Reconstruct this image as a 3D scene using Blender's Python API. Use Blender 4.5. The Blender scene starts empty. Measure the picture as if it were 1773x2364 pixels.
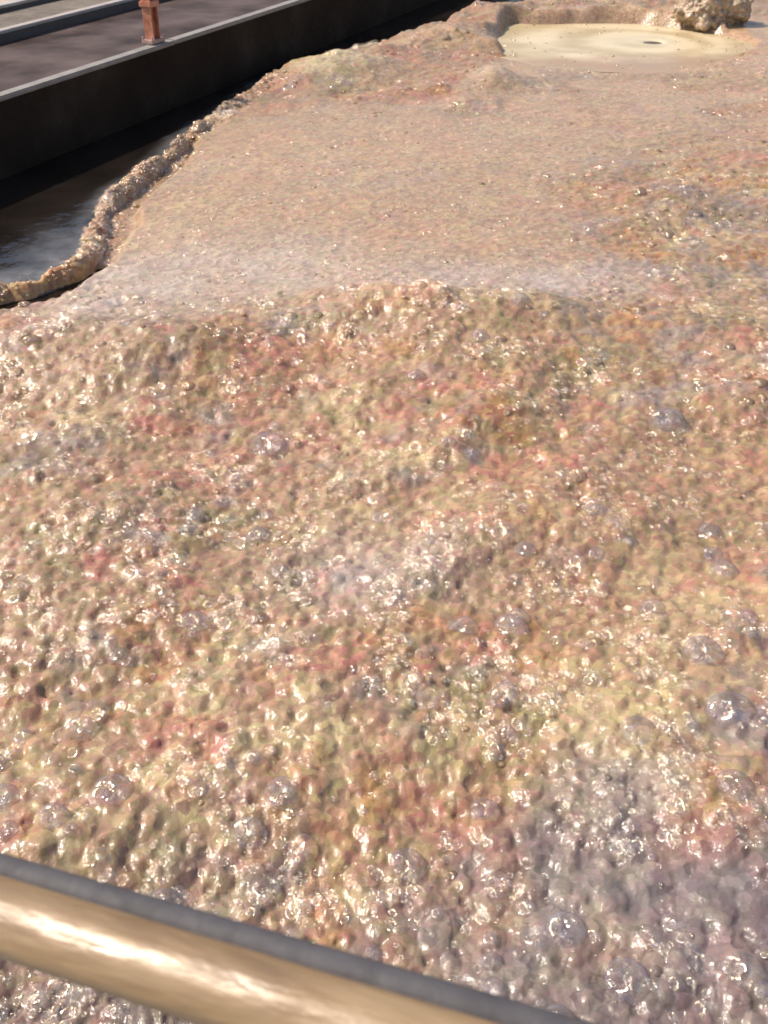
import bpy, bmesh, math, random
import numpy as np
from mathutils import Vector

rng = np.random.default_rng(7)
random.seed(7)
S = bpy.context.scene
C = S.collection
R = math.radians

# ------------------------------------------------------------------ camera, sky, sun, exposure
CAM_H = 2.5
cam = bpy.data.cameras.new('camera')
cam.sensor_fit = 'VERTICAL'; cam.sensor_height = 36.0
cam.lens = 2270.0 / 2364.0 * 36.0
cam.clip_start = 0.02; cam.clip_end = 2000
cam.dof.use_dof = True; cam.dof.focus_distance = 3.6; cam.dof.aperture_fstop = 7.5
co = bpy.data.objects.new('camera', cam); C.objects.link(co)
co.location = (0, 0, CAM_H); co.rotation_euler = (R(90 - 36), 0, 0)
S.camera = co

SUN_AZ, SUN_EL = -82.0, 49.5          # azimuth clockwise from the view direction (+Y)
w = bpy.data.worlds.new('World'); S.world = w; w.use_nodes = True
wn = w.node_tree.nodes; wl = w.node_tree.links; wn.clear()
wo = wn.new('ShaderNodeOutputWorld'); bg = wn.new('ShaderNodeBackground'); sk = wn.new('ShaderNodeTexSky')
sk.sky_type = 'NISHITA'; sk.sun_disc = False
sk.sun_elevation = R(SUN_EL); sk.sun_rotation = R(SUN_AZ)
sk.air_density = 1.0; sk.dust_density = 2.0
bg.inputs[1].default_value = 0.125
wl.new(sk.outputs[0], bg.inputs[0]); wl.new(bg.outputs[0], wo.inputs[0])

sl = bpy.data.lights.new('sun', 'SUN'); sl.energy = 3.8; sl.angle = R(0.55); sl.color = (1.0, 0.91, 0.78)
so = bpy.data.objects.new('sun', sl); C.objects.link(so)
sd = Vector((math.sin(R(SUN_AZ)) * math.cos(R(SUN_EL)), math.cos(R(SUN_AZ)) * math.cos(R(SUN_EL)), math.sin(R(SUN_EL))))
so.rotation_euler = sd.to_track_quat('Z', 'Y').to_euler(); so.location = sd * 30

S.view_settings.view_transform = 'Standard'; S.view_settings.look = 'None'
S.view_settings.exposure = 0.42; S.view_settings.gamma = 1.0; S.view_settings.use_curve_mapping = False
S.cycles.max_bounces = 6; S.cycles.diffuse_bounces = 3; S.cycles.glossy_bounces = 3
S.cycles.transmission_bounces = 4; S.cycles.transparent_max_bounces = 20
S.cycles.caustics_reflective = False; S.cycles.caustics_refractive = False
S.cycles.filter_width = 1.6

# ------------------------------------------------------------------ helpers
def tag(o, label=None, cat=None, group=None, kind=None):
    if label: o['label'] = label
    if cat: o['category'] = cat
    if group: o['group'] = group
    if kind: o['kind'] = kind
    return o

def empty(name, loc=(0, 0, 0), rz=0.0):
    o = bpy.data.objects.new(name, None); C.objects.link(o)
    o.location = loc; o.rotation_euler = (0, 0, rz); return o

def link(name, me, mat=None, parent=None):
    o = bpy.data.objects.new(name, me); C.objects.link(o)
    if mat: me.materials.append(mat)
    if parent: o.parent = parent
    return o

def from_bm(name, bm, mat, parent=None, smooth=False):
    bmesh.ops.recalc_face_normals(bm, faces=bm.faces)
    me = bpy.data.meshes.new(name); bm.to_mesh(me); bm.free()
    if smooth:
        me.polygons.foreach_set('use_smooth', [True] * len(me.polygons))
    return link(name, me, mat, parent)

def bm_box(bm, x0, x1, y0, y1, z0, z1, bevel=0.0):
    b = bmesh.new()
    bmesh.ops.create_cube(b, size=1.0)
    for v in b.verts:
        v.co = Vector(((x0 + x1) / 2 + v.co.x * (x1 - x0), (y0 + y1) / 2 + v.co.y * (y1 - y0), (z0 + z1) / 2 + v.co.z * (z1 - z0)))
    if bevel:
        bmesh.ops.bevel(b, geom=list(b.edges), offset=bevel, segments=2, affect='EDGES')
    me = bpy.data.meshes.new('tmp'); b.to_mesh(me); b.free(); bm.from_mesh(me); bpy.data.meshes.remove(me)
    return bm

def bm_cyl(bm, c, r, h, n=20, bevel=0.0):
    b = bmesh.new()
    bmesh.ops.create_cone(b, cap_ends=True, segments=n, radius1=r, radius2=r, depth=h)
    if bevel:
        bmesh.ops.bevel(b, geom=[e for e in b.edges if abs(e.verts[0].co.z - e.verts[1].co.z) < 1e-6], offset=bevel, segments=2, affect='EDGES')
    bmesh.ops.translate(b, verts=b.verts, vec=c)
    me = bpy.data.meshes.new('tmp'); b.to_mesh(me); b.free(); bm.from_mesh(me); bpy.data.meshes.remove(me)
    return bm

def grid_mesh(name, X, Y, Z, closed=False):
    n, m = X.shape
    co_ = np.stack([X, Y, Z], -1).reshape(-1, 3).astype(np.float32)
    idx = np.arange(n * m).reshape(n, m)
    if closed: idx = np.concatenate([idx, idx[:, :1]], 1)
    q = np.stack([idx[:-1, :-1], idx[:-1, 1:], idx[1:, 1:], idx[1:, :-1]], -1).reshape(-1, 4)
    me = bpy.data.meshes.new(name)
    me.vertices.add(len(co_)); me.vertices.foreach_set('co', co_.ravel())
    me.loops.add(q.size); me.loops.foreach_set('vertex_index', q.ravel().astype(np.int32))
    me.polygons.add(len(q)); me.polygons.foreach_set('loop_start', np.arange(0, q.size, 4, dtype=np.int32))
    me.polygons.foreach_set('use_smooth', np.ones(len(q), bool))
    me.update(calc_edges=True); me.validate()
    return me

def set_col(me, col, name='col', alpha=None):
    a = me.color_attributes.new(name, 'FLOAT_COLOR', 'POINT')
    c4 = np.concatenate([col, np.ones((len(col), 1)) if alpha is None else alpha.reshape(-1, 1)], 1).astype(np.float32)
    a.data.foreach_set('color', c4.ravel())

# ---- value noise in numpy
_tab = rng.random((512, 512)).astype(np.float32)
def vnoise(x, y, s, seed=0):
    x = x * s + seed * 17.31; y = y * s + seed * 9.77
    xi = np.floor(x).astype(int); yi = np.floor(y).astype(int)
    fx = x - xi; fy = y - yi
    fx = fx * fx * fx * (fx * (fx * 6 - 15) + 10); fy = fy * fy * fy * (fy * (fy * 6 - 15) + 10)
    g = lambda a, b: _tab[a % 512, b % 512]
    return (g(xi, yi) * (1 - fx) + g(xi + 1, yi) * fx) * (1 - fy) + (g(xi, yi + 1) * (1 - fx) + g(xi + 1, yi + 1) * fx) * fy
def fbm(x, y, s, o=4, seed=0):
    t = 0.0; a = 0.5
    for i in range(o):
        t = t + a * vnoise(x, y, s * 2.03 ** i, seed + i); a *= 0.5
    return t / (1 - 0.5 ** o)
def sstep(a, b, x):
    t = np.clip((x - a) / (b - a), 0, 1); return t * t * (3 - 2 * t)
def domes(x, y, cell, seed, rmin=0.35, rmax=0.75):
    """height of a packing of round caps, one jittered cap per cell"""
    X = x / cell; Y = y / cell
    xi = np.floor(X).astype(int); yi = np.floor(Y).astype(int)
    h = np.zeros_like(X)
    for dx in (-1, 0, 1):
        for dy in (-1, 0, 1):
            a = xi + dx; b = yi + dy
            px = a + _tab[(a + seed * 31) % 512, b % 512]; py = b + _tab[(a + seed * 7 + 99) % 512, (b + 55) % 512]
            rr = rmin + (rmax - rmin) * _tab[(a + 201) % 512, (b + seed * 13) % 512] ** 1.5
            h = np.maximum(h, np.sqrt(np.maximum(rr * rr - (X - px) ** 2 - (Y - py) ** 2, 0)))
    return h * cell
def poly_dist(x, y, pts):
    """signed side and distance to an open polyline (positive to the right of its direction)"""
    best = np.full(x.shape, 1e9); sgn = np.ones(x.shape)
    for (ax, ay), (bx, by) in zip(pts[:-1], pts[1:]):
        ex, ey = bx - ax, by - ay; L = ex * ex + ey * ey
        t = np.clip(((x - ax) * ex + (y - ay) * ey) / L, 0, 1)
        d = np.hypot(x - ax - t * ex, y - ay - t * ey)
        s = np.sign(ex * (y - ay) - ey * (x - ax))
        m = d < best - 1e-9
        best = np.where(m, d, best); sgn = np.where(m, -s, sgn)
    return best * np.where(sgn == 0, 1, sgn)

# ---- node helpers
def mat(name):
    m = bpy.data.materials.new(name); m.use_nodes = True
    nt = m.node_tree; nt.nodes.clear()
    out = nt.nodes.new('ShaderNodeOutputMaterial')
    return m, nt, out
def N(nt, t, **kw):
    n = nt.nodes.new(t)
    for k, v in kw.items():
        if k.startswith('i_'):
            n.inputs[k[2:].replace('_', ' ')].default_value = v
        else: setattr(n, k, v)
    return n
def ramp(nt, stops):
    r = nt.nodes.new('ShaderNodeValToRGB'); e = r.color_ramp.elements
    while len(e) < len(stops): e.new(0.5)
    for el, (p, c) in zip(e, stops):
        el.position = p; el.color = (*c, 1) if len(c) == 3 else c
    return r
def surface_mat(name, stops, scale, rough=(0.6, 0.9), bump=0.3, bscale=40, spec=0.4, coat=0.0, coat_rough=0.15, metal=0.0, detail=6, stretch=None):
    m, nt, out = mat(name); L = nt.links
    tc = N(nt, 'ShaderNodeTexCoord'); src = tc.outputs['Object']
    if stretch:
        mp = N(nt, 'ShaderNodeMapping'); mp.inputs['Scale'].default_value = stretch
        L.new(src, mp.inputs['Vector']); src = mp.outputs[0]
    n1 = N(nt, 'ShaderNodeTexNoise', i_Scale=scale, i_Detail=detail, i_Roughness=0.62); L.new(src, n1.inputs['Vector'])
    r = ramp(nt, stops); L.new(n1.outputs['Fac'], r.inputs[0])
    p = N(nt, 'ShaderNodeBsdfPrincipled'); L.new(r.outputs[0], p.inputs['Base Color'])
    n2 = N(nt, 'ShaderNodeTexNoise', i_Scale=bscale, i_Detail=8.0, i_Roughness=0.65); L.new(src, n2.inputs['Vector'])
    mr = N(nt, 'ShaderNodeMapRange'); mr.inputs['To Min'].default_value = rough[0]; mr.inputs['To Max'].default_value = rough[1]
    mr.inputs['From Min'].default_value = 0.3; mr.inputs['From Max'].default_value = 0.7
    L.new(n2.outputs['Fac'], mr.inputs['Value']); L.new(mr.outputs[0], p.inputs['Roughness'])
    b = N(nt, 'ShaderNodeBump', i_Strength=bump, i_Distance=0.02); L.new(n2.outputs['Fac'], b.inputs['Height'])
    L.new(b.outputs[0], p.inputs['Normal'])
    p.inputs['Specular IOR Level'].default_value = spec; p.inputs['Metallic'].default_value = metal
    p.inputs['Coat Weight'].default_value = coat; p.inputs['Coat Roughness'].default_value = coat_rough
    L.new(p.outputs[0], out.inputs[0])
    return m

# ------------------------------------------------------------------ materials
M = {}
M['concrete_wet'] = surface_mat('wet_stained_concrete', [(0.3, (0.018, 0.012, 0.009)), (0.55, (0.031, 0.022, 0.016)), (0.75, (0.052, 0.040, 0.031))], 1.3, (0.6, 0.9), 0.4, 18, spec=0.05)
M['coping'] = surface_mat('worn_grey_coping', [(0.3, (0.21, 0.185, 0.165)), (0.6, (0.28, 0.25, 0.225)), (0.8, (0.34, 0.31, 0.29))], 5, (0.6, 0.9), 0.5, 30)
M['thin_edge'] = surface_mat('pale_channel_edge', [(0.3, (0.33, 0.27, 0.23)), (0.7, (0.46, 0.40, 0.36))], 4, (0.4, 0.7), 0.3, 30)
M['channel_wall'] = surface_mat('stained_channel_wall', [(0.3, (0.06, 0.045, 0.04)), (0.6, (0.10, 0.078, 0.07)), (0.8, (0.15, 0.12, 0.105))], 1.1, (0.5, 0.8), 0.3, 14)
M['bed'] = surface_mat('brown_gravel', [(0.3, (0.10, 0.08, 0.06)), (0.7, (0.24, 0.19, 0.145))], 3.0, (0.7, 0.95), 0.6, 25)
M['ground'] = surface_mat('sunlit_sandy_ground', [(0.3, (0.36, 0.26, 0.17)), (0.7, (0.52, 0.40, 0.27))], 2.5, (0.7, 0.95), 0.5, 30)
M['walkway'] = surface_mat('walkway_concrete', [(0.3, (0.24, 0.21, 0.19)), (0.7, (0.34, 0.31, 0.28))], 3, (0.7, 0.9), 0.4, 40)
M['post'] = surface_mat('rusty_red_primer', [(0.3, (0.32, 0.10, 0.055)), (0.55, (0.56, 0.24, 0.145)), (0.8, (0.66, 0.37, 0.26))], 7, (0.45, 0.75), 0.4, 40)
M['plate'] = surface_mat('dusty_rusty_plate', [(0.3, (0.38, 0.22, 0.17)), (0.7, (0.50, 0.35, 0.30))], 9, (0.5, 0.8), 0.4, 50)

def water_mat():
    m, nt, out = mat('dark_brown_liquor'); L = nt.links
    tc = N(nt, 'ShaderNodeTexCoord')
    n = N(nt, 'ShaderNodeTexNoise', i_Scale=3.0, i_Detail=5.0, i_Roughness=0.55); L.new(tc.outputs['Object'], n.inputs['Vector'])
    n2 = N(nt, 'ShaderNodeTexNoise', i_Scale=1.4, i_Detail=4.0); L.new(tc.outputs['Object'], n2.inputs['Vector'])
    r = ramp(nt, [(0.35, (0.008, 0.006, 0.005)), (0.7, (0.020, 0.015, 0.012))]); L.new(n2.outputs['Fac'], r.inputs[0])
    b = N(nt, 'ShaderNodeBump', i_Strength=0.25, i_Distance=0.06); L.new(n.outputs['Fac'], b.inputs['Height'])
    p = N(nt, 'ShaderNodeBsdfPrincipled', i_Roughness=0.09); p.inputs['IOR'].default_value = 1.34
    L.new(r.outputs[0], p.inputs['Base Color']); L.new(b.outputs[0], p.inputs['Normal']); L.new(p.outputs[0], out.inputs[0])
    return m
M['water'] = water_mat()

def channel_water_mat():
    m, nt, out = mat('murky_channel_liquor'); L = nt.links
    tc = N(nt, 'ShaderNodeTexCoord')
    n2 = N(nt, 'ShaderNodeTexNoise', i_Scale=1.6, i_Detail=5.0); L.new(tc.outputs['Object'], n2.inputs['Vector'])
    r = ramp(nt, [(0.36, (0.045, 0.031, 0.027)), (0.50, (0.085, 0.060, 0.052)), (0.66, (0.13, 0.095, 0.085))]); L.new(n2.outputs['Fac'], r.inputs[0])
    p = N(nt, 'ShaderNodeBsdfPrincipled', i_Roughness=0.55); p.inputs['Specular IOR Level'].default_value = 0.04
    b = N(nt, 'ShaderNodeBump', i_Strength=0.3, i_Distance=0.05); L.new(n2.outputs['Fac'], b.inputs['Height']); L.new(b.outputs[0], p.inputs['Normal'])
    L.new(r.outputs[0], p.inputs['Base Color']); L.new(p.outputs[0], out.inputs[0])
    return m
M['channel_water'] = channel_water_mat()

def foam_mat(name='foam', fine=1.0, bumpk=1.0, glint=1.0):
    m, nt, out = mat(name); L = nt.links
    at = N(nt, 'ShaderNodeAttribute', attribute_name='col')
    tc = N(nt, 'ShaderNodeTexCoord'); P = tc.outputs['Object']
    # distorted coordinates so that cells are not perfect
    nz = N(nt, 'ShaderNodeTexNoise', i_Scale=22.0 * fine, i_Detail=3.0); L.new(P, nz.inputs['Vector'])
    mx = N(nt, 'ShaderNodeMix', data_type='VECTOR'); mx.inputs['Factor'].default_value = 0.022
    L.new(P, mx.inputs['A']); L.new(nz.outputs['Color'], mx.inputs['B'])
    Q = mx.outputs['Result']
    v1 = N(nt, 'ShaderNodeTexVoronoi', feature='F1', i_Scale=34.0 * fine); L.new(Q, v1.inputs['Vector'])
    v2 = N(nt, 'ShaderNodeTexVoronoi', feature='F1', i_Scale=95.0 * fine); L.new(Q, v2.inputs['Vector'])
    n3 = N(nt, 'ShaderNodeTexNoise', i_Scale=240.0 * fine, i_Detail=2.0); L.new(P, n3.inputs['Vector'])
    def mth(op, a, b=None, v=0.0):
        x = N(nt, 'ShaderNodeMath', operation=op)
        L.new(a, x.inputs[0])
        if b is not None: L.new(b, x.inputs[1])
        else: x.inputs[1].default_value = v
        return x.outputs[0]
    h = mth('ADD', mth('MULTIPLY', v1.outputs['Distance'], v=0.016), mth('MULTIPLY', v2.outputs['Distance'], v=0.005))
    h = mth('ADD', h, mth('MULTIPLY', n3.outputs['Fac'], v=0.0025))
    b = N(nt, 'ShaderNodeBump', i_Strength=0.6 * bumpk, i_Distance=1.0); L.new(h, b.inputs['Height'])
    mb = N(nt, 'ShaderNodeMapRange'); mb.inputs['To Min'].default_value = 0.22; mb.inputs['To Max'].default_value = 0.20 * bumpk; L.new(at.outputs['Alpha'], mb.inputs['Value']); L.new(mb.outputs[0], b.inputs['Strength'])
    # hue of each cell varies a little round the local colour
    hs = N(nt, 'ShaderNodeHueSaturation')
    sc = N(nt, 'ShaderNodeSeparateColor'); L.new(v1.outputs['Color'], sc.inputs[0])
    mr1 = N(nt, 'ShaderNodeMapRange'); mr1.inputs['To Min'].default_value = 0.475; mr1.inputs['To Max'].default_value = 0.525; L.new(sc.outputs[0], mr1.inputs['Value'])
    mr2 = N(nt, 'ShaderNodeMapRange'); mr2.inputs['To Min'].default_value = 0.78; mr2.inputs['To Max'].default_value = 1.22; L.new(sc.outputs[1], mr2.inputs['Value'])
    L.new(mr1.outputs[0], hs.inputs['Hue']); L.new(mr2.outputs[0], hs.inputs['Value']); L.new(at.outputs['Color'], hs.inputs['Color'])
    p = N(nt, 'ShaderNodeBsdfPrincipled')
    L.new(hs.outputs[0], p.inputs['Base Color']); L.new(b.outputs[0], p.inputs['Normal'])
    n4 = N(nt, 'ShaderNodeTexNoise', i_Scale=5.0, i_Detail=4.0); L.new(P, n4.inputs['Vector'])
    mr = N(nt, 'ShaderNodeMapRange'); mr.inputs['From Min'].default_value = 0.35; mr.inputs['From Max'].default_value = 0.65
    mr.inputs['To Min'].default_value = 0.38; mr.inputs['To Max'].default_value = 0.6
    L.new(n4.outputs['Fac'], mr.inputs['Value']); L.new(mr.outputs[0], p.inputs['Roughness'])
    p.inputs['Specular IOR Level'].default_value = 0.5
    p.inputs['Coat Weight'].default_value = 0.22 * glint; p.inputs['Coat Roughness'].default_value = 0.2; p.inputs['Coat IOR'].default_value = 1.7
    p.inputs['Subsurface Weight'].default_value = 0.8; p.inputs['Subsurface Radius'].default_value = (1.0, 0.6, 0.4); p.inputs['Subsurface Scale'].default_value = 0.045
    L.new(b.outputs[0], p.inputs['Coat Normal'])
    L.new(p.outputs[0], out.inputs[0])
    return m
M['foam'] = foam_mat()

def film_nodes(nt, out, colour, opaque, lo, hi, rough, ior=2.4, blend=0.5):
    """a wet film: see-through in the middle, milky towards its rim, with a mirror-like skin of pastel interference tints"""
    L = nt.links
    tr = N(nt, 'ShaderNodeBsdfTransparent')
    tint = N(nt, 'ShaderNodeMix', data_type='RGBA'); tint.inputs['Factor'].default_value = 0.06
    tint.inputs['A'].default_value = (1, 1, 1, 1); L.new(colour, tint.inputs['B']); L.new(tint.outputs['Result'], tr.inputs['Color'])
    df = N(nt, 'ShaderNodeBsdfDiffuse'); L.new(colour, df.inputs['Color'])
    tl = N(nt, 'ShaderNodeBsdfTranslucent'); L.new(colour, tl.inputs['Color'])
    dm = N(nt, 'ShaderNodeMixShader'); dm.inputs[0].default_value = 0.4; L.new(df.outputs[0], dm.inputs[1]); L.new(tl.outputs[0], dm.inputs[2])
    lw = N(nt, 'ShaderNodeLayerWeight', i_Blend=blend)
    pw = N(nt, 'ShaderNodeMath', operation='POWER'); pw.inputs[1].default_value = 4.0; L.new(lw.outputs['Facing'], pw.inputs[0])
    mr = N(nt, 'ShaderNodeMapRange'); L.new(pw.outputs[0], mr.inputs['Value']); mr.inputs['To Min'].default_value = lo; mr.inputs['To Max'].default_value = hi
    op = N(nt, 'ShaderNodeMath', operation='MAXIMUM'); L.new(mr.outputs[0], op.inputs[0])
    if opaque is not None: L.new(opaque, op.inputs[1])
    else: op.inputs[1].default_value = 0.0
    m1 = N(nt, 'ShaderNodeMixShader'); L.new(op.outputs[0], m1.inputs[0]); L.new(tr.outputs[0], m1.inputs[1]); L.new(dm.outputs[0], m1.inputs[2])
    tc = N(nt, 'ShaderNodeTexCoord'); n = N(nt, 'ShaderNodeTexNoise', i_Scale=1.8, i_Detail=3.0); L.new(tc.outputs['Object'], n.inputs['Vector'])
    r = ramp(nt, [(0.30, (1.0, 0.68, 0.62)), (0.42, (1.0, 0.86, 0.58)), (0.52, (1.0, 0.93, 0.80)), (0.62, (0.88, 0.92, 0.95)), (0.72, (1.0, 0.74, 0.80))]); L.new(n.outputs['Fac'], r.inputs[0])
    b = N(nt, 'ShaderNodeBump', i_Strength=0.35, i_Distance=0.35); L.new(n.outputs['Fac'], b.inputs['Height'])
    gl = N(nt, 'ShaderNodeBsdfGlossy', i_Roughness=rough); L.new(r.outputs[0], gl.inputs['Color']); L.new(b.outputs[0], gl.inputs['Normal'])
    fr = N(nt, 'ShaderNodeFresnel', i_IOR=ior)
    gc = N(nt, 'ShaderNodeMix', data_type='RGBA', blend_type='MULTIPLY'); gc.inputs['Factor'].default_value = 1.0
    fc = N(nt, 'ShaderNodeMath', operation='MINIMUM'); fc.inputs[1].default_value = 0.16; L.new(fr.outputs[0], fc.inputs[0])
    L.new(r.outputs[0], gc.inputs['A']); L.new(fc.outputs[0], gc.inputs['B']); L.new(gc.outputs['Result'], gl.inputs['Color'])
    mx = N(nt, 'ShaderNodeAddShader'); L.new(m1.outputs[0], mx.inputs[0]); L.new(gl.outputs[0], mx.inputs[1])
    L.new(mx.outputs[0], out.inputs[0])
def bubble_mat(name, attr_type, lo, hi, rough):
    m, nt, out = mat(name)
    at = N(nt, 'ShaderNodeAttribute', attribute_name='bcol', attribute_type=attr_type)
    oi = N(nt, 'ShaderNodeAttribute', attribute_name='clear', attribute_type=attr_type)
    film_nodes(nt, out, at.outputs['Color'], oi.outputs['Fac'], lo, hi, rough)
    return m
M['bubble_stuff'] = bubble_mat('foam_bubble_film', 'INSTANCER', 0.02, 0.6, 0.15)

# ------------------------------------------------------------------ the tank wall's frame of reference
WA = R(24.2); wd = np.array([math.sin(WA), math.cos(WA)]); wnrm = np.array([-math.cos(WA), math.sin(WA)])
W0 = np.array([-3.02, 8.18])
def wall_empty(name):            # local +Y runs along the wall, local -X points away from the foam
    return empty(name, (W0[0], W0[1], 0), -WA)

# ------------------------------------------------------------------ ground, tank liquid, channel liquid
def sheet(name, x0, x1, y0, y1, z, m, nx=2, ny=2):
    X, Y = np.meshgrid(np.linspace(x0, x1, nx), np.linspace(y0, y1, ny))
    o = link(name, grid_mesh(name, X, Y, np.full(X.shape, z)), m)
    o.location = (W0[0], W0[1], 0); o.rotation_euler = (0, 0, -WA); o['kind'] = 'structure'
    return o
sheet('water', -0.1, 22, -16, 22, 0.0, M['water'])
sheet('channel_water', -1.83, -0.11, -20, 26, 0.49, M['channel_water'])
sheet('ground', -600, 600, -600, 600, -0.25, M['ground'])

# tank wall > coping, and the two thinner channel walls behind it
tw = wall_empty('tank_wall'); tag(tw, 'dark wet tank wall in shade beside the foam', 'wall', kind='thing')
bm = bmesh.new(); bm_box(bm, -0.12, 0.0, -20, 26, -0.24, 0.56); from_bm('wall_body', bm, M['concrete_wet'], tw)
y = -20.0
k = 0
while y < 26:
    L_ = 2.6 + 0.5 * random.random()
    bm = bmesh.new(); bm_box(bm, -0.105 + random.uniform(-.004, .004), 0.012 + random.uniform(-.004, .004), y + 0.005, y + L_ - 0.005, 0.562, 0.602 + random.uniform(-.004, .004), 0.010)
    from_bm('coping', bm, M['coping'], tw); y += L_
cw = wall_empty('channel_wall'); tag(cw, 'thin pale topped divider between the two side channels', 'wall', kind='thing')
bm = bmesh.new(); bm_box(bm, -1.93, -1.84, -20, 26, -0.24, 0.57); from_bm('wall_body', bm, M['channel_wall'], cw)
bm = bmesh.new(); bm_box(bm, -1.945, -1.835, -20, 26, 0.573, 0.605, 0.008); from_bm('edge_strip', bm, M['thin_edge'], cw)
ow = wall_empty('outer_wall'); tag(ow, 'outermost wall with a sunlit cream top in the corner', 'wall', kind='thing')
bm = bmesh.new(); bm_box(bm, -3.02, -2.88, -20, 26, -0.24, 0.57); from_bm('wall_body', bm, M['channel_wall'], ow)
bm = bmesh.new(); bm_box(bm, -3.035, -2.87, -20, 26, 0.573, 0.605, 0.008); from_bm('edge_strip', bm, M['thin_edge'], ow)
bm = bmesh.new(); bm_box(bm, -2.88, -1.93, -20, 26, -0.2, 0.53)
o = from_bm('gravel_bed', bm, M['bed']); o.location = (W0[0], W0[1], 0); o.rotation_euler = (0, 0, -WA); o['kind'] = 'structure'
bm = bmesh.new(); bm_box(bm, -40, -3.035, -20, 26, -0.2, 0.5)
o = from_bm('bank', bm, M['ground']); o.location = (W0[0], W0[1], 0); o.rotation_euler = (0, 0, -WA); o['kind'] = 'structure'

# rusty red post on the coping
po = empty('steel_post', (-2.20, 10.24, 0.607), -WA)
po.scale = (0.66, 0.66, 1)
tag(po, 'rusty orange red steel post bolted on the grey coping', 'post')
bm = bmesh.new(); bm_box(bm, -0.095, 0.095, -0.16, 0.16, 0.0, 0.035, 0.006); from_bm('base_plate', bm, M['plate'], po)
bm = bmesh.new()
bm_box(bm, -0.075, 0.075, -0.085, -0.065, 0.036, 0.52, 0.003)
bm_box(bm, -0.075, 0.075, 0.065, 0.085, 0.036, 0.52, 0.003)
bm_box(bm, -0.012, 0.012, -0.064, 0.064, 0.036, 0.52)
from_bm('beam', bm, M['post'], po)
bm = bmesh.new(); bm_box(bm, -0.1, 0.1, -0.11, 0.11, 0.31, 0.36, 0.008); from_bm('collar', bm, M['post'], po)
for sx in (-1, 1):
    for sy in (-1, 1):
        bm = bmesh.new(); bm_cyl(bm, (sx * 0.08, sy * 0.135, 0.048), 0.014, 0.026, 6); from_bm('bolt', bm, M['plate'], po)

# ------------------------------------------------------------------ foam: shape
RIM = [(-4.6, 5.45), (-3.2, 5.52), (-2.45, 5.67), (-2.2, 5.79), (-2.06, 6.02), (-1.99, 6.25), (-2.10, 6.78), (-2.12, 7.18), (-2.09, 7.72), (-1.95, 8.15), (-1.83, 9.19), (-1.58, 10.11), (-1.33, 11.2), (-0.99, 12.01), (-0.39, 12.92), (0.29, 13.7), (1.07, 14.8), (1.63, 15.5), (2.6, 17.4), (5.0, 23.0), (8, 30)]
CREST = [(-4.6, 5.41), (-3.2, 5.45), (-2.45, 5.60), (-2.16, 5.70), (-1.98, 5.97), (-1.93, 6.25), (-2.01, 6.78), (-2.02, 7.18), (-1.97, 7.75), (-1.82, 8.2), (-1.68, 9.25), (-1.42, 10.2), (-1.2, 11.2)]
GAPL = [(-4.6, 5.18), (-3.2, 5.22), (-2.35, 5.40), (-2.0, 5.60), (-1.80, 6.08), (-1.78, 6.66), (-1.84, 7.13), (-1.76, 7.6), (-1.66, 8.15), (-1.66, 8.7), (-1.72, 9.1), (-1.8, 9.8)]
POOL_C = (2.86, 13.3); POOL_R = (1.58, 1.45)
LUMPS = [  # name, x, y, rx, ry, h, label, colour
    ('foam_lump', 4.30, 14.35, 0.52, 0.42, 0.30, 'dark bubbly foam clump standing behind the right end of the pale pool', (0.36, 0.265, 0.175)),
]
MOUNDS = [(-0.55, 11.5, 0.55, 0.45, 0.20), (0.3, 12.3, 0.5, 0.3, 0.10), (1.15, 11.15, 0.22, 0.5, 0.13), (0.15, 5.2, 0.42, 0.26, 0.17), (0.75, 5.15, 0.35, 0.2, 0.09), (-1.75, 4.9, 0.6, 0.4, 0.07), (1.7, 5.1, 0.5, 0.25, 0.08), (0.6, 13.4, 0.5, 0.5, 0.12), (-1.1, 4.6, 0.6, 0.4, 0.10), (-0.5, 3.2, 0.35, 0.5, -0.10), (0.9, 14.9, 0.6, 0.4, 0.1), (2.6, 15.6, 0.9, 0.35, 0.12)]
TINTS = [(-0.6, 11.4, 0.42, 0.35, (0.55, 0.45, 0.26)), (-0.55, 11.45, 0.5, 0.4, (0.50, 0.40, 0.235)), (1.15, 11.1, 0.25, 0.45, (0.44, 0.325, 0.21)), (0.2, 5.25, 0.5, 0.28, (0.46, 0.29, 0.17)), (0.55, 13.3, 0.6, 0.5, (0.42, 0.29, 0.15)), (-1.6, 5.5, 0.55, 0.5, (0.43, 0.37, 0.33)), (-0.9, 5.9, 0.8, 0.5, (0.46, 0.38, 0.32)), (0.9, 5.7, 0.9, 0.3, (0.45, 0.37, 0.33)), (-0.05, 3.0, 0.35, 0.25, (0.38, 0.32, 0.29))]
def pool_u(x, y):
    a = np.arctan2(y - POOL_C[1], x - POOL_C[0])
    wob = 1 + 0.06 * np.sin(3 * a + 1) + 0.035 * np.sin(5 * a + 2.2) + 0.16 * (fbm(x, y, 2.0, 2, 31) - 0.5)
    return np.hypot((x - POOL_C[0]) / POOL_R[0], (y - POOL_C[1]) / POOL_R[1]) / wob

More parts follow.
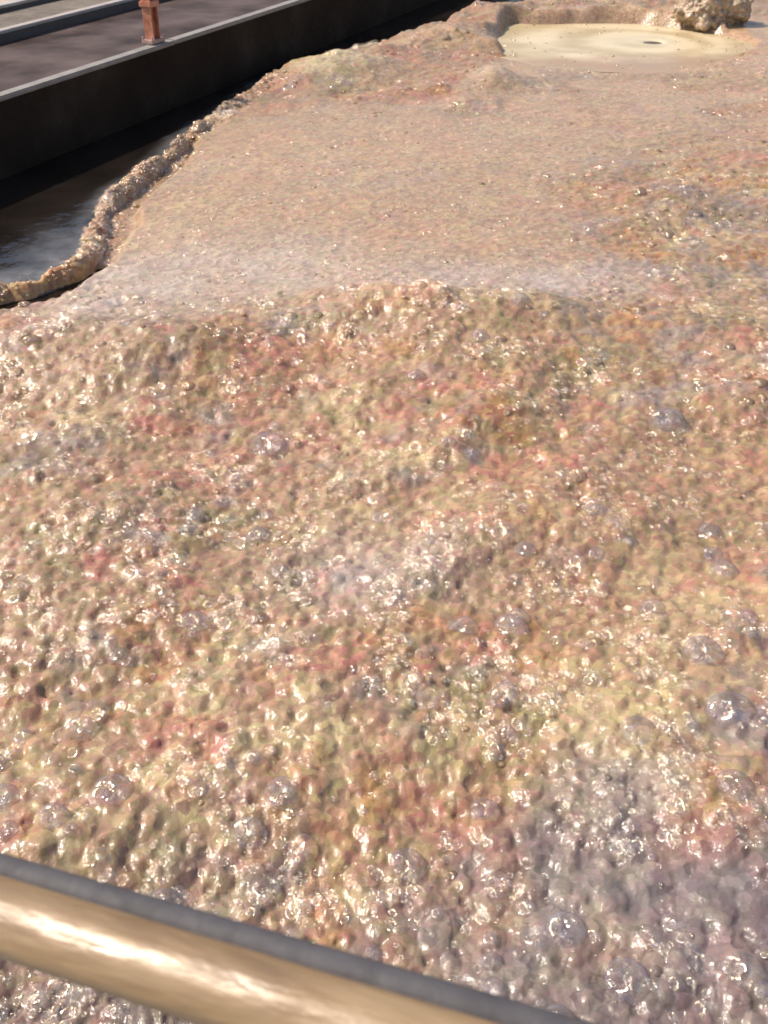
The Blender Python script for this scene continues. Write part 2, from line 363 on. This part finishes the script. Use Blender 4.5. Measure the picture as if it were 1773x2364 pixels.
def zones(x, y):
    """how coarse the foam is: 0 smooth, 1 full"""
    n = fbm(x, y, 0.9, 3, 3) - 0.5
    edge = y + 0.9 * n - 0.10 * np.maximum(x, 0) + 0.6 * (fbm(x, y, 3.5, 2, 17) - 0.5)
    near = 1 - sstep(5.15, 5.75, edge)
    right = sstep(0.8, 1.9, x - 0.22 * (y - 5.5) + 1.2 * n) * (1 - sstep(8.0, 9.6, y + n * 2))
    far = sstep(9.6, 10.6, y + 1.5 * n) * (1 - sstep(0.7, 1.5, x - 0.3 * (y - 11) + n))
    back = sstep(14.7, 15.2, y)
    band = 0.55 * sstep(9.0, 9.8, y + n) * (1 - sstep(11.2, 12.0, y + n)) * sstep(0.35, 0.6, fbm(x, y, 1.6, 2, 15))
    rim = 1 - sstep(0.12, 0.2, np.abs(poly_dist(x, y, CREST)))
    return np.clip(np.maximum.reduce([near, right, far, band, rim, back * 0.8]), 0, 1)

def foam_height(x, y, fine=True):
    z = zones(x, y)
    d = poly_dist(x, y, RIM)
    wob = 0.05 * (fbm(x, y, 6, 3, 5) - 0.5)
    dg = poly_dist(x, y, GAPL)
    nz = z * (1 - 0.72 * sstep(4.3, 5.8, y) * sstep(7.5, 6.0, y))
    u_ = 0.8 * x + 0.6 * y; v_ = -0.6 * x + 0.8 * y          # folds run diagonally
    h = 0.085 + (0.02 + 0.21 * nz) * (fbm(u_ * 0.75, v_ * 1.5, 1.0, 2, 8) - 0.47) + (0.012 + 0.04 * nz) * (fbm(x, y, 4.2, 3, 12) - 0.5)
    h = h + 0.07 * np.exp(-((x + 0.1) / 1.7) ** 2 - ((y - 7.6) / 1.9) ** 2)
    for (mx_, my_, sx_, sy_, mh) in MOUNDS:
        h = h + mh * np.exp(-((x - mx_) / sx_) ** 2 - ((y - my_) / sy_) ** 2) * (0.6 + 0.8 * fbm(x, y, 3.0, 2, 19))
    h = np.maximum(h, 0.03 + 0.3 * np.maximum(h, 0))
    # blanket falls to the liquid at its own edge, left of which lies the rolled rim
    low = y < 9.6
    edge_d = np.where(low, np.minimum(d, dg + 0.0), d)
    h = h * sstep(-0.02, 0.10, edge_d + wob) + np.where((y > 6.15) & (d > 0), -0.02, -0.10) * (1 - sstep(-0.05, 0.04, edge_d + wob)) + np.where((y > 6.15) & (y < 9.6) & (d > 0.03), 0.045, 0.0) * (1 - sstep(-0.05, 0.04, edge_d + wob))
    # rolled rim
    dc = np.abs(poly_dist(x + 0.10 * (fbm(x, y, 4, 2, 26) - 0.5), y + 0.14 * (fbm(x, y, 3, 2, 27) - 0.5), CREST)) + 0.6 * wob
    wid = 0.02 + 0.09 * fbm(x, y, 2.6, 3, 21)
    roll = np.sqrt(np.maximum(1 - (dc / wid) ** 2, 0)) * (0.10 + 0.14 * (fbm(x, y, 3.8, 3, 22) - 0.5))
    roll = roll * (1 - sstep(9.0, 10.6, y))
    h = np.where(roll > 0, np.maximum(h, roll), h)
    # pool: sunk below the foam, open at its near side
    pu = pool_u(x, y)
    h = np.where(y > 9.5, h + (0.03 + 0.16 * fbm(x, y, 2.4, 3, 29) ** 1.3) * sstep(12.6, 13.3, y) * sstep(1.9, 1.3, pu) * (x < 4.4) - (h - 0.055) * 0.9 * sstep(2.1, 1.3, pu) * sstep(13.0, 12.4, y), h)
    h = np.where(y > 9.5, h - (h + 0.03) * np.where(y > 12.55, sstep(1.05, 0.95, pu), sstep(1.22, 0.86, pu)), h)
    for (_, lx, ly, rx, ry, hh, _, _) in LUMPS:
        q = 1 - ((x - lx) / rx) ** 2 - ((y - ly) / ry) ** 2
        h = h + 0.05 * np.clip(q, 0, 1)
    if fine:
        k = (0.25 + 0.75 * z) * sstep(0.0, 0.08, edge_d) * sstep(1.0, 1.25, np.where(y > 9.5, pu, 9))
        h = h + k * (0.32 * domes(x, y, 0.075, 1) + 0.22 * domes(x, y, 0.038, 2) - 0.55 * domes(x, y, 0.15, 9, 0.0, 0.24) - 0.5 * domes(x, y, 0.085, 11, 0.0, 0.26))
        kr = (roll > 0.02)
        h = h + np.where(kr, 0.35 * domes(x, y, 0.07, 3) + 0.4 * domes(x, y, 0.035, 4), 0)
    return h

def lump_height(L, x, y):
    _, lx, ly, rx, ry, hh, _, _ = L
    q = 1 - ((x - lx) / rx) ** 2 - ((y - ly) / ry) ** 2 + 0.8 * (fbm(x, y, 4.5, 3, 41) - 0.5)
    return np.sqrt(np.clip(q, 0, 1)) * hh * (0.75 + 0.5 * fbm(x, y, 3.5, 2, 42))

# ---- colour of the foam, patch by patch
PAL = 0.65 * np.array([1.02, 0.95, 0.87]) * np.array([(0.47, 0.315, 0.19), (0.57, 0.285, 0.19), (0.36, 0.285, 0.145), (0.62, 0.48, 0.28), (0.38, 0.305, 0.275), (0.52, 0.29, 0.13)])
def foam_color(x, y, jit=0.0):
    z = zones(x, y)
    ws = []
    for i, s in enumerate((2.0, 2.6, 2.2, 2.4, 2.3, 2.8)):
        n = 0.55 * fbm(x, y, s, 2, 60 + 3 * i) + 0.45 * fbm(x, y, s * 4.2, 2, 80 + 3 * i)
        if jit: n = n + jit * (rng.random(x.shape) - 0.5)
        ws.append(n)
    wt = np.stack(ws, -1)
    bias = np.zeros(x.shape + (6,))
    bias[..., 0] = 0.10
    bias[..., 4] = 0.05 * sstep(2.2, 1.2, y) * sstep(-0.6, 0.6, x) + 0.08 * (sstep(5.3, 6.0, y) * sstep(7.4, 6.2, y)) - 0.02
    bias[..., 1] = 0.05 * sstep(8.5, 10.5, y) + 0.01
    bias[..., 5] = 0.02 * sstep(2.5, 1.6, y)
    wt = np.exp((wt + bias) * 15.0); wt /= wt.sum(-1, keepdims=True)
    c = wt @ PAL
    base = np.array([0.41, 0.272, 0.165])
    k = (0.40 + 0.60 * z)[..., None]
    bz = base * (1 - 0.24 * z)[..., None]
    c = bz * (1 - k) + c * k
    for (tx, ty, sx_, sy_, tc_) in TINTS:
        g = (0.55 * np.exp(-((x - tx) / sx_) ** 2 - ((y - ty) / sy_) ** 2) * np.clip(0.3 + 1.4 * fbm(x, y, 5, 3, 23), 0, 1.2))[..., None]
        c = c * (1 - g) + np.array(tc_) * g
    g = (0.9 * sstep(1.8, 1.2, y - 0.38 * x + 0.9 * (fbm(x, y, 2.5, 3, 24) - 0.5)))[..., None]  # greyer and darker towards the near edge, most on the right
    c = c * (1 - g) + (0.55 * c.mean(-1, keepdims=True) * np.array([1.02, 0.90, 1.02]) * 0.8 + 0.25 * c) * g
    t = ((1 - sstep(0.1, 0.2, np.abs(poly_dist(x, y, CREST)))) * (1 - sstep(5.9, 6.3, y)))[..., None]
    c = c * (1 - t) + np.array([0.40, 0.235, 0.095]) * t
    return c

# ---- the blanket: a fan-shaped grid over the tank, finer where it is nearer the walkway
nr, na = 860, 720
rr = 0.95 * (25.0 / 0.95) ** np.linspace(0, 1, nr)
aa = np.linspace(R(-50), R(46), na)
RR, AA = np.meshgrid(rr, aa, indexing='ij')
X = RR * np.sin(AA); Y = RR * np.cos(AA) - 0.6
Z = foam_height(X, Y)
wallside = (X - W0[0]) * wnrm[0] + (Y - W0[1]) * wnrm[1]
Z = np.where(wallside > -0.03, -0.15, Z)
me = grid_mesh('foam_blanket', X, Y, Z)
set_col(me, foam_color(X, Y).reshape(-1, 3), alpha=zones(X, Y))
foam = link('foam_blanket', me, M['foam']); foam['kind'] = 'structure'

# ---- the clump that stands on it: one knobbly mass, half sunk in the foam
from mathutils import noise as mnoise
for L in LUMPS:
    nm, lx, ly, rx, ry, hh, lab, colr = L
    bm = bmesh.new(); bmesh.ops.create_icosphere(bm, subdivisions=6, radius=1.0)
    gz = float(foam_height(np.array([lx]), np.array([ly - 0.25]), False)[0])
    for v in bm.verts:
        n = v.co.normalized(); p = Vector((n.x * rx, n.y * ry, n.z * hh))
        big = mnoise.fractal(p * 3.2 + Vector((3, 7, 1)), 0.9, 2.1, 3)
        q = p + 0.02 * mnoise.noise_vector(p * 14)
        d1 = mnoise.voronoi(q * 11)[0][0]; d2 = mnoise.voronoi(q * 26)[0][0]
        v.co = p + n * (0.11 * big + 0.085 * (0.5 - d1) + 0.03 * (0.5 - d2))
    o = from_bm(nm, bm, M['foam'], None, True); o.location = (lx, ly, gz + 0.03)
    vc = np.array([v.co[:] for v in o.data.vertices])
    j = fbm(vc[:, 0] + vc[:, 2], vc[:, 1] - 0.7 * vc[:, 2], 9, 3, 55)[:, None] - 0.5
    set_col(o.data, np.array(colr) * (1 + 1.2 * j))
    tag(o, lab, 'foam lump')

# ---- thin grey sheet on the liquid beside the rim, reflected sky painted as froth
m_, nt_, out_ = mat('grey_sky_sheen'); tc_ = N(nt_, 'ShaderNodeTexCoord'); at_ = N(nt_, 'ShaderNodeAttribute', attribute_name='col')
n_ = N(nt_, 'ShaderNodeTexNoise', i_Scale=3.5, i_Detail=7.0, i_Roughness=0.65); nt_.links.new(tc_.outputs['Object'], n_.inputs['Vector'])
r_ = ramp(nt_, [(0.30, (0, 0, 0)), (0.62, (1, 1, 1))]); nt_.links.new(n_.outputs['Fac'], r_.inputs[0])
mu_ = N(nt_, 'ShaderNodeMath', operation='MULTIPLY'); nt_.links.new(r_.outputs[0], mu_.inputs[0]); nt_.links.new(at_.outputs['Alpha'], mu_.inputs[1])
p_ = N(nt_, 'ShaderNodeBsdfPrincipled', i_Roughness=0.5); p_.inputs['Base Color'].default_value = (0.22, 0.21, 0.21, 1)
t_ = N(nt_, 'ShaderNodeBsdfTransparent'); x_ = N(nt_, 'ShaderNodeMixShader')
nt_.links.new(mu_.outputs[0], x_.inputs[0]); nt_.links.new(t_.outputs[0], x_.inputs[1]); nt_.links.new(p_.outputs[0], x_.inputs[2]); nt_.links.new(x_.outputs[0], out_.inputs[0])
xs_, ys_ = np.meshgrid(np.linspace(-3.6, 0.4, 120), np.linspace(5.3, 14, 220))
dr = -poly_dist(xs_, ys_, RIM); wsd = -((xs_ - W0[0]) * wnrm[0] + (ys_ - W0[1]) * wnrm[1])
al = np.maximum(sstep(0.6, 0.0, dr) * sstep(7.2, 6.1, ys_), 0.6 * sstep(0.22, 0.0, dr)) * (dr > -0.12) * sstep(0.0, 0.1, wsd)
me = grid_mesh('sky_sheen_froth', xs_, ys_, np.where(wsd > 0.02, 0.006, -0.05)); set_col(me, np.full((xs_.size, 3), 0.3), alpha=al)
o = link('sky_sheen_froth', me, m_); o['kind'] = 'stuff'

# ---- the smooth pale pool with its rings
def pool_mat():
    m, nt, out = mat('smooth_cream_scum'); L = nt.links
    tc = N(nt, 'ShaderNodeTexCoord')
    at = N(nt, 'ShaderNodeAttribute', attribute_name='col')
    n = N(nt, 'ShaderNodeTexNoise', i_Scale=9.0, i_Detail=6.0)
    mp = N(nt, 'ShaderNodeMapping'); mp.inputs['Scale'].default_value = (0.5, 2.5, 1); L.new(tc.outputs['Object'], mp.inputs[0]); L.new(mp.outputs[0], n.inputs['Vector'])
    b = N(nt, 'ShaderNodeBump', i_Strength=0.15, i_Distance=0.01); L.new(n.outputs['Fac'], b.inputs['Height'])
    p = N(nt, 'ShaderNodeBsdfPrincipled', i_Roughness=0.35); L.new(at.outputs['Color'], p.inputs['Base Color']); L.new(b.outputs[0], p.inputs['Normal'])
    p.inputs['Coat Weight'].default_value = 0.08; p.inputs['Coat Roughness'].default_value = 0.2; p.inputs['Specular IOR Level'].default_value = 0.25
    L.new(p.outputs[0], out.inputs[0]); return m
M['pool'] = pool_mat()
EYE = (3.42, 13.5)
A_, B_ = np.meshgrid(np.linspace(0, 1, 120) ** 0.8, np.linspace(0, 2 * math.pi, 160, endpoint=False), indexing='ij')
# spokes run from the eye out to the pool's bank
ex = POOL_C[0] + POOL_R[0] * 1.12 * np.cos(B_); ey = POOL_C[1] + POOL_R[1] * 1.12 * np.sin(B_)
x = EYE[0] + (ex - EYE[0]) * A_; y = EYE[1] + (ey - EYE[1]) * A_
dE = A_ * 1.75 + 0.06 * (fbm(x, y, 1.5, 3, 70) - 0.5)
ring = np.sin(dE * 2 * math.pi / (0.42 + 0.1 * dE) + 1.0) * sstep(0.1, 0.3, dE)
z = 0.03 + 0.002 * ring - 0.05 * np.exp(-(dE / 0.10) ** 2) - 0.012 * np.exp(-(dE / 0.45) ** 2)
me = grid_mesh('foam_pool', x - EYE[0], y - EYE[1], z, closed=True)
f = fbm(x * 0.6, y, 3, 4, 72)[..., None]
cA = np.array([0.66, 0.53, 0.335]); cB = np.array([0.47, 0.36, 0.20]); cG = np.array([0.60, 0.52, 0.35]); cD = np.array([0.05, 0.045, 0.035])
t = np.clip(0.50 + 0.25 * sstep(0.9, 0.2, dE)[..., None] + 0.42 * ring[..., None] + 1.6 * (f - 0.5), 0, 1)
cc = cA * t + cB * (1 - t)
g = np.exp(-((dE - 0.25) / 0.2) ** 2)[..., None] * 0.5
cc = cc * (1 - g) + cG * g
dk = np.exp(-(dE / 0.085) ** 4)[..., None]
cc = cc * (1 - dk) + cD * dk
fr_ = (sstep(12.95, 12.0, y + 0.9 * (f[..., 0] - 0.5) - 0.25 * np.maximum(x - 3.2, 0)) * 0.9)[..., None]
cc = cc * (1 - fr_) + foam_color(x, y) * fr_
set_col(me, cc.reshape(-1, 3))
o = link('foam_pool', me, M['pool']); o.location = (EYE[0], EYE[1], 0)
tag(o, 'smooth pale cream pool with faint rings around one small dark eye', 'foam pool')

# ------------------------------------------------------------------ bubbles
def surf(x, y):
    h = foam_height(x, y)
    for L in LUMPS:
        lh = lump_height(L, x, y); h = np.where(lh > 0.002, np.maximum(h, h + lh + 0.02), h)
    return h
def visible(x, y):
    ws = (x - W0[0]) * wnrm[0] + (y - W0[1]) * wnrm[1]
    d = poly_dist(x, y, RIM)
    return (ws < -0.06) & (d > -0.0) & ((pool_u(x, y) > 1.04) | (y < 10))

# 1. small bubbles nobody could count: one object of instanced films
def scatter(n, dmin, dmax, power):
    u = rng.random(n)
    r = (dmin ** power + u * (dmax ** power - dmin ** power)) ** (1 / power) if power else dmin * (dmax / dmin) ** u
    a = rng.uniform(R(-42), R(38), n)
    return r * np.sin(a), r * np.cos(a) - 0.1
PX, PY, PR, PC, PO = [], [], [], [], []
def add(n, dmin, dmax, power, rlo, rhi, sig, zsel, clear_p):
    x, y = scatter(n, dmin, dmax, power)
    z = zones(x, y)
    cl = fbm(x, y, 5.5, 3, 90)          # they gather in clusters
    keep = visible(x, y) & (rng.random(n) < zsel(z, cl) * (0.22 + 0.78 * sstep(1.3, 3.0, np.hypot(x, y))))
    x, y, cl = x[keep], y[keep], cl[keep]
    r = np.exp(rng.normal(math.log((rlo * rhi) ** 0.5), sig, len(x))); r = np.clip(r, rlo * 0.6, rhi * 1.4)
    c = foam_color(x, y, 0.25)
    c = np.clip(c * rng.uniform(0.8, 1.35, (len(x), 1)), 0, 0.8)
    PX.append(x); PY.append(y); PR.append(r); PC.append(c); PO.append(np.where(rng.random(len(x)) < clear_p, 0.0, rng.uniform(0.3, 0.8, len(x))))
add(15000, 1.3, 7.0, 0, 0.009, 0.029, 0.45, lambda z, c: z * sstep(0.36, 0.68, c), 0.97)
add(52000, 1.3, 9.0, 0, 0.004, 0.012, 0.40, lambda z, c: z * (0.08 + 0.92 * sstep(0.48, 0.72, c)), 0.93)
add(22000, 4.5, 16.0, 1, 0.014, 0.042, 0.40, lambda z, c: z * sstep(0.35, 0.65, c), 0.75)
add(16000, 4.8, 13.0, 1, 0.006, 0.015, 0.35, lambda z, c: 0.9 * (1 - z) * sstep(0.25, 0.7, c), 0.9)
add(7000, 4.8, 13.0, 1, 0.011, 0.02, 0.3, lambda z, c: 0.9 * (1 - z) * sstep(0.3, 0.7, c), 0.8)
_n = 3200                                   # the rolled rim is frothy all along
_s = rng.integers(0, len(CREST) - 1, _n * 2); _t = rng.random(_n * 2)
_L = np.array([math.dist(CREST[i], CREST[i + 1]) for i in range(len(CREST) - 1)]); _k = rng.random(_n * 2) < _L[_s] / _L.max() * 1.2
_c = np.array(CREST); _p = (_c[_s] + (_c[_s + 1] - _c[_s]) * _t[:, None])[_k] + rng.normal(0, 0.07, (int(_k.sum()), 2))
PX.append(_p[:, 0]); PY.append(_p[:, 1]); PR.append(np.clip(np.exp(rng.normal(math.log(0.013), 0.4, len(_p))), 0.006, 0.035)); PC.append(np.clip(foam_color(_p[:, 0], _p[:, 1], 0.2) * rng.uniform(0.9, 1.5, (len(_p), 1)), 0, 0.8)); PO.append(np.where(rng.random(len(_p)) < 0.6, 0.1, 0.8))
PX, PY, PR, PC, PO = map(np.concatenate, (PX, PY, PR, PC, PO))
PZ = surf(PX, PY) - 0.12 * PR
_a = rng.uniform(0, 2 * math.pi, 160); _q = 1 - 0.55 * rng.random(160) ** 2.2      # stray bubbles on the pool, most along its bank
_x = POOL_C[0] + POOL_R[0] * _q * np.cos(_a); _y = POOL_C[1] + POOL_R[1] * _q * np.sin(_a)
PX = np.append(PX, _x); PY = np.append(PY, _y); PZ = np.append(PZ, np.full(160, 0.03)); PR = np.append(PR, rng.uniform(0.008, 0.026, 160))
PC = np.concatenate([PC, np.tile([0.46, 0.35, 0.22], (160, 1)) * rng.uniform(0.7, 1.2, (160, 1))]); PO = np.append(PO, rng.uniform(0.1, 0.7, 160))
me = bpy.data.meshes.new('small_bubble')
me.vertices.add(len(PX)); me.vertices.foreach_set('co', np.stack([PX, PY, PZ], -1).astype(np.float32).ravel())
a = me.attributes.new('rad', 'FLOAT', 'POINT'); a.data.foreach_set('value', PR.astype(np.float32))
a = me.attributes.new('clear', 'FLOAT', 'POINT'); a.data.foreach_set('value', PO.astype(np.float32))
a = me.attributes.new('bcol', 'FLOAT_COLOR', 'POINT'); a.data.foreach_set('color', np.concatenate([PC, np.ones((len(PC), 1))], 1).astype(np.float32).ravel())
sb = link('small_bubble', me, M['bubble_stuff'], foam); sb['kind'] = 'stuff'
ng = bpy.data.node_groups.new('scatter_bubbles', 'GeometryNodeTree')
ng.interface.new_socket('Geometry', in_out='INPUT', socket_type='NodeSocketGeometry')
ng.interface.new_socket('Geometry', in_out='OUTPUT', socket_type='NodeSocketGeometry')
gi = ng.nodes.new('NodeGroupInput'); go = ng.nodes.new('NodeGroupOutput')
ip = ng.nodes.new('GeometryNodeInstanceOnPoints'); ico = ng.nodes.new('GeometryNodeMeshIcoSphere'); ico.inputs['Radius'].default_value = 1.0; ico.inputs['Subdivisions'].default_value = 3
ss = ng.nodes.new('GeometryNodeSetShadeSmooth'); sm = ng.nodes.new('GeometryNodeSetMaterial'); sm.inputs['Material'].default_value = M['bubble_stuff']
na_ = ng.nodes.new('GeometryNodeInputNamedAttribute'); na_.data_type = 'FLOAT'; na_.inputs['Name'].default_value = 'rad'
rv = ng.nodes.new('FunctionNodeRandomValue'); rv.data_type = 'FLOAT_VECTOR'; rv.inputs['Min'].default_value = (-0.35, -0.35, 0); rv.inputs['Max'].default_value = (0.35, 0.35, 6.28)
gl = ng.links
dg = ng.nodes.new('GeometryNodeDeleteGeometry'); dg.domain = 'FACE'
ps = ng.nodes.new('GeometryNodeInputPosition'); sx = ng.nodes.new('ShaderNodeSeparateXYZ'); cp = ng.nodes.new('FunctionNodeCompare'); cp.data_type = 'FLOAT'; cp.operation = 'LESS_THAN'; cp.inputs[1].default_value = -0.05
gl.new(ps.outputs[0], sx.inputs[0]); gl.new(sx.outputs[2], cp.inputs[0]); gl.new(cp.outputs[0], dg.inputs['Selection'])
gl.new(gi.outputs[0], ip.inputs['Points']); gl.new(ico.outputs['Mesh'], dg.inputs[0]); gl.new(dg.outputs[0], ss.inputs[0]); gl.new(ss.outputs[0], sm.inputs[0]); gl.new(sm.outputs[0], ip.inputs['Instance'])
vs = ng.nodes.new('ShaderNodeCombineXYZ'); fz = ng.nodes.new('ShaderNodeMath'); fz.operation = 'MULTIPLY'; fz.inputs[1].default_value = 0.55
gl.new(na_.outputs[0], vs.inputs[0]); gl.new(na_.outputs[0], vs.inputs[1]); gl.new(na_.outputs[0], fz.inputs[0]); gl.new(fz.outputs[0], vs.inputs[2]); gl.new(vs.outputs[0], ip.inputs['Scale']); gl.new(rv.outputs[0], ip.inputs['Rotation']); gl.new(ip.outputs[0], go.inputs[0])
md = sb.modifiers.new('scatter', 'NODES'); md.node_group = ng

# 2. the bubbles large enough to pick apart, each a part of the foam
def big_bubble_mat(name, colr, lo, hi, rough):
    m, nt, out = mat(name)
    tc = N(nt, 'ShaderNodeTexCoord'); n = N(nt, 'ShaderNodeTexNoise', i_Scale=1.6, i_Detail=4.0); nt.links.new(tc.outputs['Object'], n.inputs['Vector'])
    r = ramp(nt, [(0.3, tuple(c * 0.75 for c in colr)), (0.7, tuple(min(1, c * 1.2) for c in colr))]); nt.links.new(n.outputs['Fac'], r.inputs[0])
    film_nodes(nt, out, r.outputs[0], None, lo, hi, rough, 2.3)
    return m
BM = [big_bubble_mat('sky_grey_bubble_film', (0.27, 0.235, 0.275), 0.24, 0.75, 0.09), big_bubble_mat('tan_bubble_film', (0.50, 0.38, 0.26), 0.03, 0.7, 0.08),  # the grey one has the sky's reflection painted into its film colour
      big_bubble_mat('olive_bubble_film', (0.42, 0.37, 0.24), 0.03, 0.7, 0.08), big_bubble_mat('rose_bubble_film', (0.55, 0.36, 0.29), 0.03, 0.7, 0.08)]
bubble_mesh = []
for i, m_ in enumerate(BM):
    bm = bmesh.new(); bmesh.ops.create_icosphere(bm, subdivisions=3, radius=1.0)
    bmesh.ops.delete(bm, geom=[f for f in bm.faces if f.calc_center_median().z < -0.05], context='FACES')
    for v in bm.verts: v.co.z *= 0.85
    me = bpy.data.meshes.new('bubble'); bm.to_mesh(me); bm.free()
    me.polygons.foreach_set('use_smooth', [True] * len(me.polygons)); me.materials.append(m_); bubble_mesh.append(me)
SEEN = [(0.8, 2.09, .065, 0), (-.3, 1.86, .054, 0), (-.8, 1.85, .066, 0), (1.1, 2.46, .071, 0), (1.11, 2.17, .085, 0), (.46, 2.63, .07, 0), (.3, 1.85, .054, 0), (-1.59, 3.82, .10, 1), (.87, 3.31, .046, 0), (1.03, 1.86, .06, 0), (-.95, 2.1, .055, 0), (.55, 2.26, .055, 2), (.61, 1.30, .065, 0), (1.36, 4.09, .10, 0), (1.25, 2.62, .07, 1), (-.68, 2.62, .055, 0), (-1.11, 1.82, .055, 0), (.4, 1.44, .055, 1), (.48, 1.44, .055, 0), (-.54, 3.89, .09, 0)]
x, y = scatter(1400, 1.2, 6.2, 0); cl = fbm(x, y, 2.2, 2, 95)
k = visible(x, y) & (zones(x, y) > 0.6) & (cl > 0.46)
x, y = x[k][:285], y[k][:285]
bub = SEEN + [(a_, b_, float(np.clip(0.012 * math.exp(random.gauss(0.55, 0.4)) * (1 + 0.25 * b_), 0.012, 0.06)), random.choice((0, 0, 0, 1, 3) if b_ < 2.2 and a_ > -0.2 else (0, 0, 1, 2, 3))) for a_, b_ in zip(x, y)]
bx = np.array([b[0] for b in bub]); by = np.array([b[1] for b in bub]); bz = surf(bx, by)
for (x_, y_, r_, kd), z_ in zip(bub, bz):
    o = bpy.data.objects.new('bubble', bubble_mesh[kd]); C.objects.link(o); o.parent = foam
    o.location = (x_, y_, z_ - random.uniform(0.05, 0.3) * r_); o.scale = (r_, r_ * random.uniform(0.85, 1.1), r_)
    o.rotation_euler = (random.uniform(-.3, .3), random.uniform(-.3, .3), random.uniform(0, 6.28))

# ------------------------------------------------------------------ near side: handrail on its walkway
def rail_mat():
    m, nt, out = mat('worn_tan_painted_steel'); L = nt.links
    tc = N(nt, 'ShaderNodeTexCoord'); mp = N(nt, 'ShaderNodeMapping'); mp.inputs['Scale'].default_value = (3.0, 14, 14); L.new(tc.outputs['Object'], mp.inputs[0])
    n = N(nt, 'ShaderNodeTexNoise', i_Scale=1.8, i_Detail=7.0, i_Roughness=0.6); L.new(mp.outputs[0], n.inputs['Vector'])
    r = ramp(nt, [(0.30, (0.15, 0.09, 0.048)), (0.48, (0.26, 0.165, 0.085)), (0.70, (0.34, 0.23, 0.125))]); L.new(n.outputs['Fac'], r.inputs[0])
    p = N(nt, 'ShaderNodeBsdfPrincipled'); L.new(r.outputs[0], p.inputs['Base Color'])
    n2 = N(nt, 'ShaderNodeTexNoise', i_Scale=7.0, i_Detail=6.0); L.new(mp.outputs[0], n2.inputs['Vector'])
    mr = N(nt, 'ShaderNodeMapRange'); mr.inputs['To Min'].default_value = 0.26; mr.inputs['To Max'].default_value = 0.52; mr.inputs['From Min'].default_value = 0.3; mr.inputs['From Max'].default_value = 0.7
    L.new(n2.outputs['Fac'], mr.inputs['Value']); L.new(mr.outputs[0], p.inputs['Roughness'])
    b = N(nt, 'ShaderNodeBump', i_Strength=0.25, i_Distance=0.01); L.new(n2.outputs['Fac'], b.inputs['Height']); L.new(b.outputs[0], p.inputs['Normal'])
    p.inputs['Metallic'].default_value = 0.05; p.inputs['Specular IOR Level'].default_value = 0.6
    L.new(p.outputs[0], out.inputs[0]); return m
M['rail'] = rail_mat()
M['rail_shade'] = surface_mat('grey_shade_band', [(0.3, (0.055, 0.05, 0.054)), (0.7, (0.095, 0.088, 0.094))], 20, (0.55, 0.8), 0.2, 60)  # dark grey for the added shade band along the rail
T = Vector((0.159, -0.060, 0)).normalized()
P1 = Vector((-0.302, 0.439, 1.788))
ra = math.atan2(T.y, T.x)
hr = empty('handrail', (P1.x, P1.y, 0.9), ra)
tag(hr, 'glossy tan handrail pipe crossing the bottom left corner close up', 'handrail')
def tube(y0, z0, r, x0, x1, n=48, m=60, sag=0.0):
    xs = np.linspace(x0, x1, m); an = np.linspace(0, 2 * math.pi, n, endpoint=False)
    A_, B_ = np.meshgrid(xs, an, indexing='ij')
    rr_ = r * (1 + 0.012 * (fbm(A_, B_ * 0.0, 7, 3, 101) - 0.5))
    return A_, y0 + rr_ * np.cos(B_), z0 + rr_ * np.sin(B_) + sag * np.sin(A_ * 3.0)
TILT = math.atan2(0.022, 0.1699)
for nm, args, m_ in (('pipe', (0, 0, 0.028, -1.6, 1.6), M['rail']), ('shade_strip', (0.0400, -0.0090, 0.0135, -1.6, 1.6, 32), M['rail_shade'])):  # second tube is added to stand in for shade along the pipe's far side
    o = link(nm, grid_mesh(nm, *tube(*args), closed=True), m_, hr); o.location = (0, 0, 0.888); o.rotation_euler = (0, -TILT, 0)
for px in (-1.5, 1.5):
    o = link('rail_post', grid_mesh('rail_post', *[np.stack(v) for v in zip(*[(0.026 * np.cos(np.linspace(0, 6.2832, 25)[:-1]) + px, 0.026 * np.sin(np.linspace(0, 6.2832, 25)[:-1]), np.full(24, zz)) for zz in np.linspace(0.0, 0.875 + px * 0.165, 6)])], closed=True), M['rail'], hr)
wk = empty('walkway', (P1.x, P1.y, 0), ra); wk['kind'] = 'structure'
bm = bmesh.new(); bm_box(bm, -5.5, 7, -1.8, 0.05, 0.72, 0.90, 0.012); from_bm('slab', bm, M['walkway'], wk)
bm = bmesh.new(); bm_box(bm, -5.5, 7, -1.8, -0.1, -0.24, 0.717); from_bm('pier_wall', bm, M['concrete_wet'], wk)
